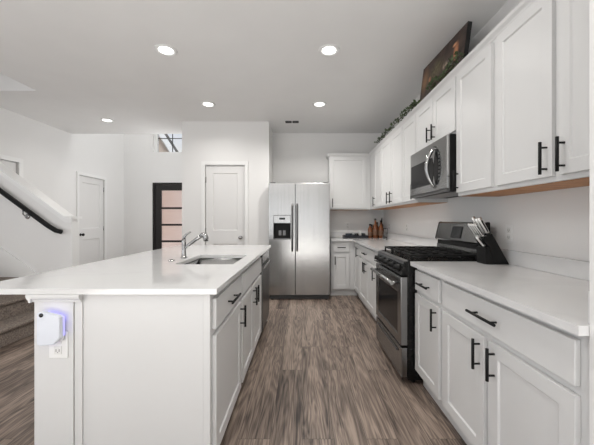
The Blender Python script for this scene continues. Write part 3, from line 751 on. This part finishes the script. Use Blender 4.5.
# ------------------------------------------------------------------ picture and garlands
PZ = UZ1+.047
pc = thing('picture', 'dark canvas painting with warm orange lights leaning on the upper cabinets', 'picture', (1.182, 2.635, UZ1+.006), R_+.055)
pc.rotation_euler = (-.13, 0, R_+.055)
PW, PH = .735, .425
MB().box(-PW/2, PW/2, .002, .034, 0, PH).build('canvas_body', M['canvas_edge'], pc)
pf = MB().box(-PW/2+.004, PW/2-.004, .0, .0018, .004, PH-.004).build('painted_face', M['painting'], pc)

def garland(name, label, path, n_, spread, lmin, lmax):
    t = thing(name, label, 'garland', path[0])
    P = [Vector(p)-Vector(path[0]) for p in path]
    st = MB(); pts = []
    for a, b in zip(P, P[1:]):
        for k in range(6):
            q = a.lerp(b, k/6); pts.append(q+Vector((random.uniform(-.008, .008), 0, random.uniform(0, .012))))
    pts.append(P[-1]); st.tube(pts, .0035, 6).build('stem', M['stem'], t)
    lf = MB()
    for i in range(n_):
        c = random.choice(pts[:-1]); j = random.random(); c = c.lerp(pts[min(pts.index(c)+1, len(pts)-1)], j)
        dens = .6+.4*math.sin(c.length*17)
        o = Vector((random.uniform(-1, .9)*spread, random.uniform(-1, 1)*spread, random.uniform(-.3, 1.5)*spread*dens))
        c = c+o
        d = (o+Vector((random.uniform(-.3, .3)*spread, random.uniform(-1, 1)*spread, random.uniform(-.3, .6)*spread))).normalized()
        s_ = d.cross(Vector((random.uniform(-1, 1), random.uniform(-1, 1), random.uniform(-1, 1)))).normalized(); nn = d.cross(s_)
        L = random.uniform(lmin, lmax); wd = L*.42
        pp = [c, c+d*L*.35+s_*wd, c+d*L, c+d*L*.35-s_*wd, c+d*L*.45+nn*L*.10]
        v = [lf.bm.verts.new(p) for p in pp]
        v2 = [lf.bm.verts.new(p+nn*.0008) for p in pp]
        for q in ((0, 1, 4), (1, 2, 4), (2, 3, 4), (3, 0, 4)):
            lf.bm.faces.new([v[k] for k in q]); lf.bm.faces.new([v2[k] for k in q][::-1])
    lf.build('leaves', M['leaf'], t)
    return t
gz = PZ+.016
garland('garland', 'leafy green garland trailing along the far upper cabinet tops left of the painting', [(1.115, 4.45, gz), (1.12, 4.1, gz+.004), (1.115, 3.7, gz), (1.12, 3.35, gz+.006), (1.12, 3.05, gz), (1.13, 2.95, gz)], 330, .020, .016, .034)
garland('garland', 'leafy green garland lying in front of the leaning painting', [(1.125, 2.68, gz), (1.13, 2.5, gz+.01), (1.13, 2.33, gz+.004), (1.13, 2.14, gz+.03)], 170, .022, .016, .034)

# ------------------------------------------------------------------ corner tray, cups and bottles
TR = thing('serving_tray', 'dark low tray on the corner counter by the back wall', 'tray', (.915, 5.16, .9145))
MB().box(-.20, .20, -.09, .09, 0, .008).build('base', M['tray'], TR)
MB().box(-.205, .205, -.098, -.0905, 0, .045).box(-.205, .205, .0905, .098, 0, .045).box(-.205, -.2005, -.09, .09, 0, .045).box(.2005, .205, -.09, .09, 0, .045).build('rim', M['tray'], TR)
cups = [(.775, 5.13, M['blue_cloth'], 'dark blue cup standing leftmost in the tray'), (.835, 5.16, M['blue_cloth'], 'dark blue cup standing second from left in the tray'), (.93, 5.14, M['green_glass'], 'black cup in the middle of the tray'), (1.050, 5.15, M['green_glass'], 'black cup at the right end of the tray')]
for x, y, m, lb in cups:
    t = thing('cup', lb, 'cup', (x, y, .923), 0, 'cups in the tray')
    MB().lathe([(.022, 0), (.030, .012), (.034, .045), (.033, .068), (.030, .068), (.030, .045), (.026, .014), (.002, .012)]).build('bowl', m, t)
    MB().tube([(.032, 0, .055), (.05, 0, .05), (.05, 0, .028), (.032, 0, .022)], .004, 8).build('handle', m, t)
cd = thing('candle', 'slim white candle in the dark tray', 'candle', (.995, 5.12, .923))
MB().lathe([(.021, 0), (.021, .105), (.019, .108), (.002, .106)]).build('wax', M['ceramic'], cd)
MB().tube([(0, 0, .106), (.001, 0, .116)], .0015, 6).build('wick', M['black'], cd)
def bottle(x, y, h, r, m, cm_, label, lab=True, neck=.28):
    t = thing('bottle', label, 'bottle', (x, y, .9145), 0, 'liquor bottles in the counter corner')
    hb_ = h*(1-neck-.12)
    MB().lathe([(r*.9, 0), (r, .006), (r, hb_), (r*.85, hb_+.018), (r*.4, hb_+.045), (r*.36, h-.03)], seg=18).build('glass', m, t)
    MB().lathe([(r*.45, h-.0295), (r*.45, h-.004), (r*.3, h)], seg=14).build('cap', cm_, t)
    if lab: MB().lathe([(r+.0008, hb_*.25), (r+.0012, hb_*.26), (r+.0012, hb_*.72), (r+.0008, hb_*.73)], seg=18).build('label', M['paper'], t)
bottle(1.16, 5.12, .24, .037, M['amber'], M['black'], 'short amber bottle with black cap, leftmost of the liquor bottles')
bottle(1.21, 5.20, .23, .034, M['green_glass'], M['black'], 'short dark bottle behind the leftmost amber bottle')
bottle(1.245, 5.10, .33, .042, M['amber'], M['green_glass'], 'tall amber liquor bottle with dark neck in the middle')
bottle(1.30, 5.20, .27, .038, M['amber_d'], M['amber_d'], 'dark brown bottle behind the tall amber bottle')
bottle(1.335, 5.07, .30, .040, M['amber'], M['black'], 'amber bottle right of the tall bottle')
bottle(1.37, 5.16, .345, .030, M['green_glass'], M['chrome'], 'tallest slim dark bottle at the corner')
jg = thing('decanter', 'clear glass decanter with curved handle at the right end of the bottles', 'decanter', (1.375, 4.99, .9145))
MB().lathe([(.028, 0), (.040, .01), (.042, .06), (.030, .11), (.018, .15), (.022, .17), (.020, .17), (.016, .15), (.028, .108), (.038, .06), (.034, .012), (.002, .008)]).build('glass', M['glass'], jg)
MB().tube([(.02, -.0, .16), (.045, -.0, .165), (.052, -.0, .12), (.04, -.0, .07)], .005, 8).build('handle', M['chrome'], jg)
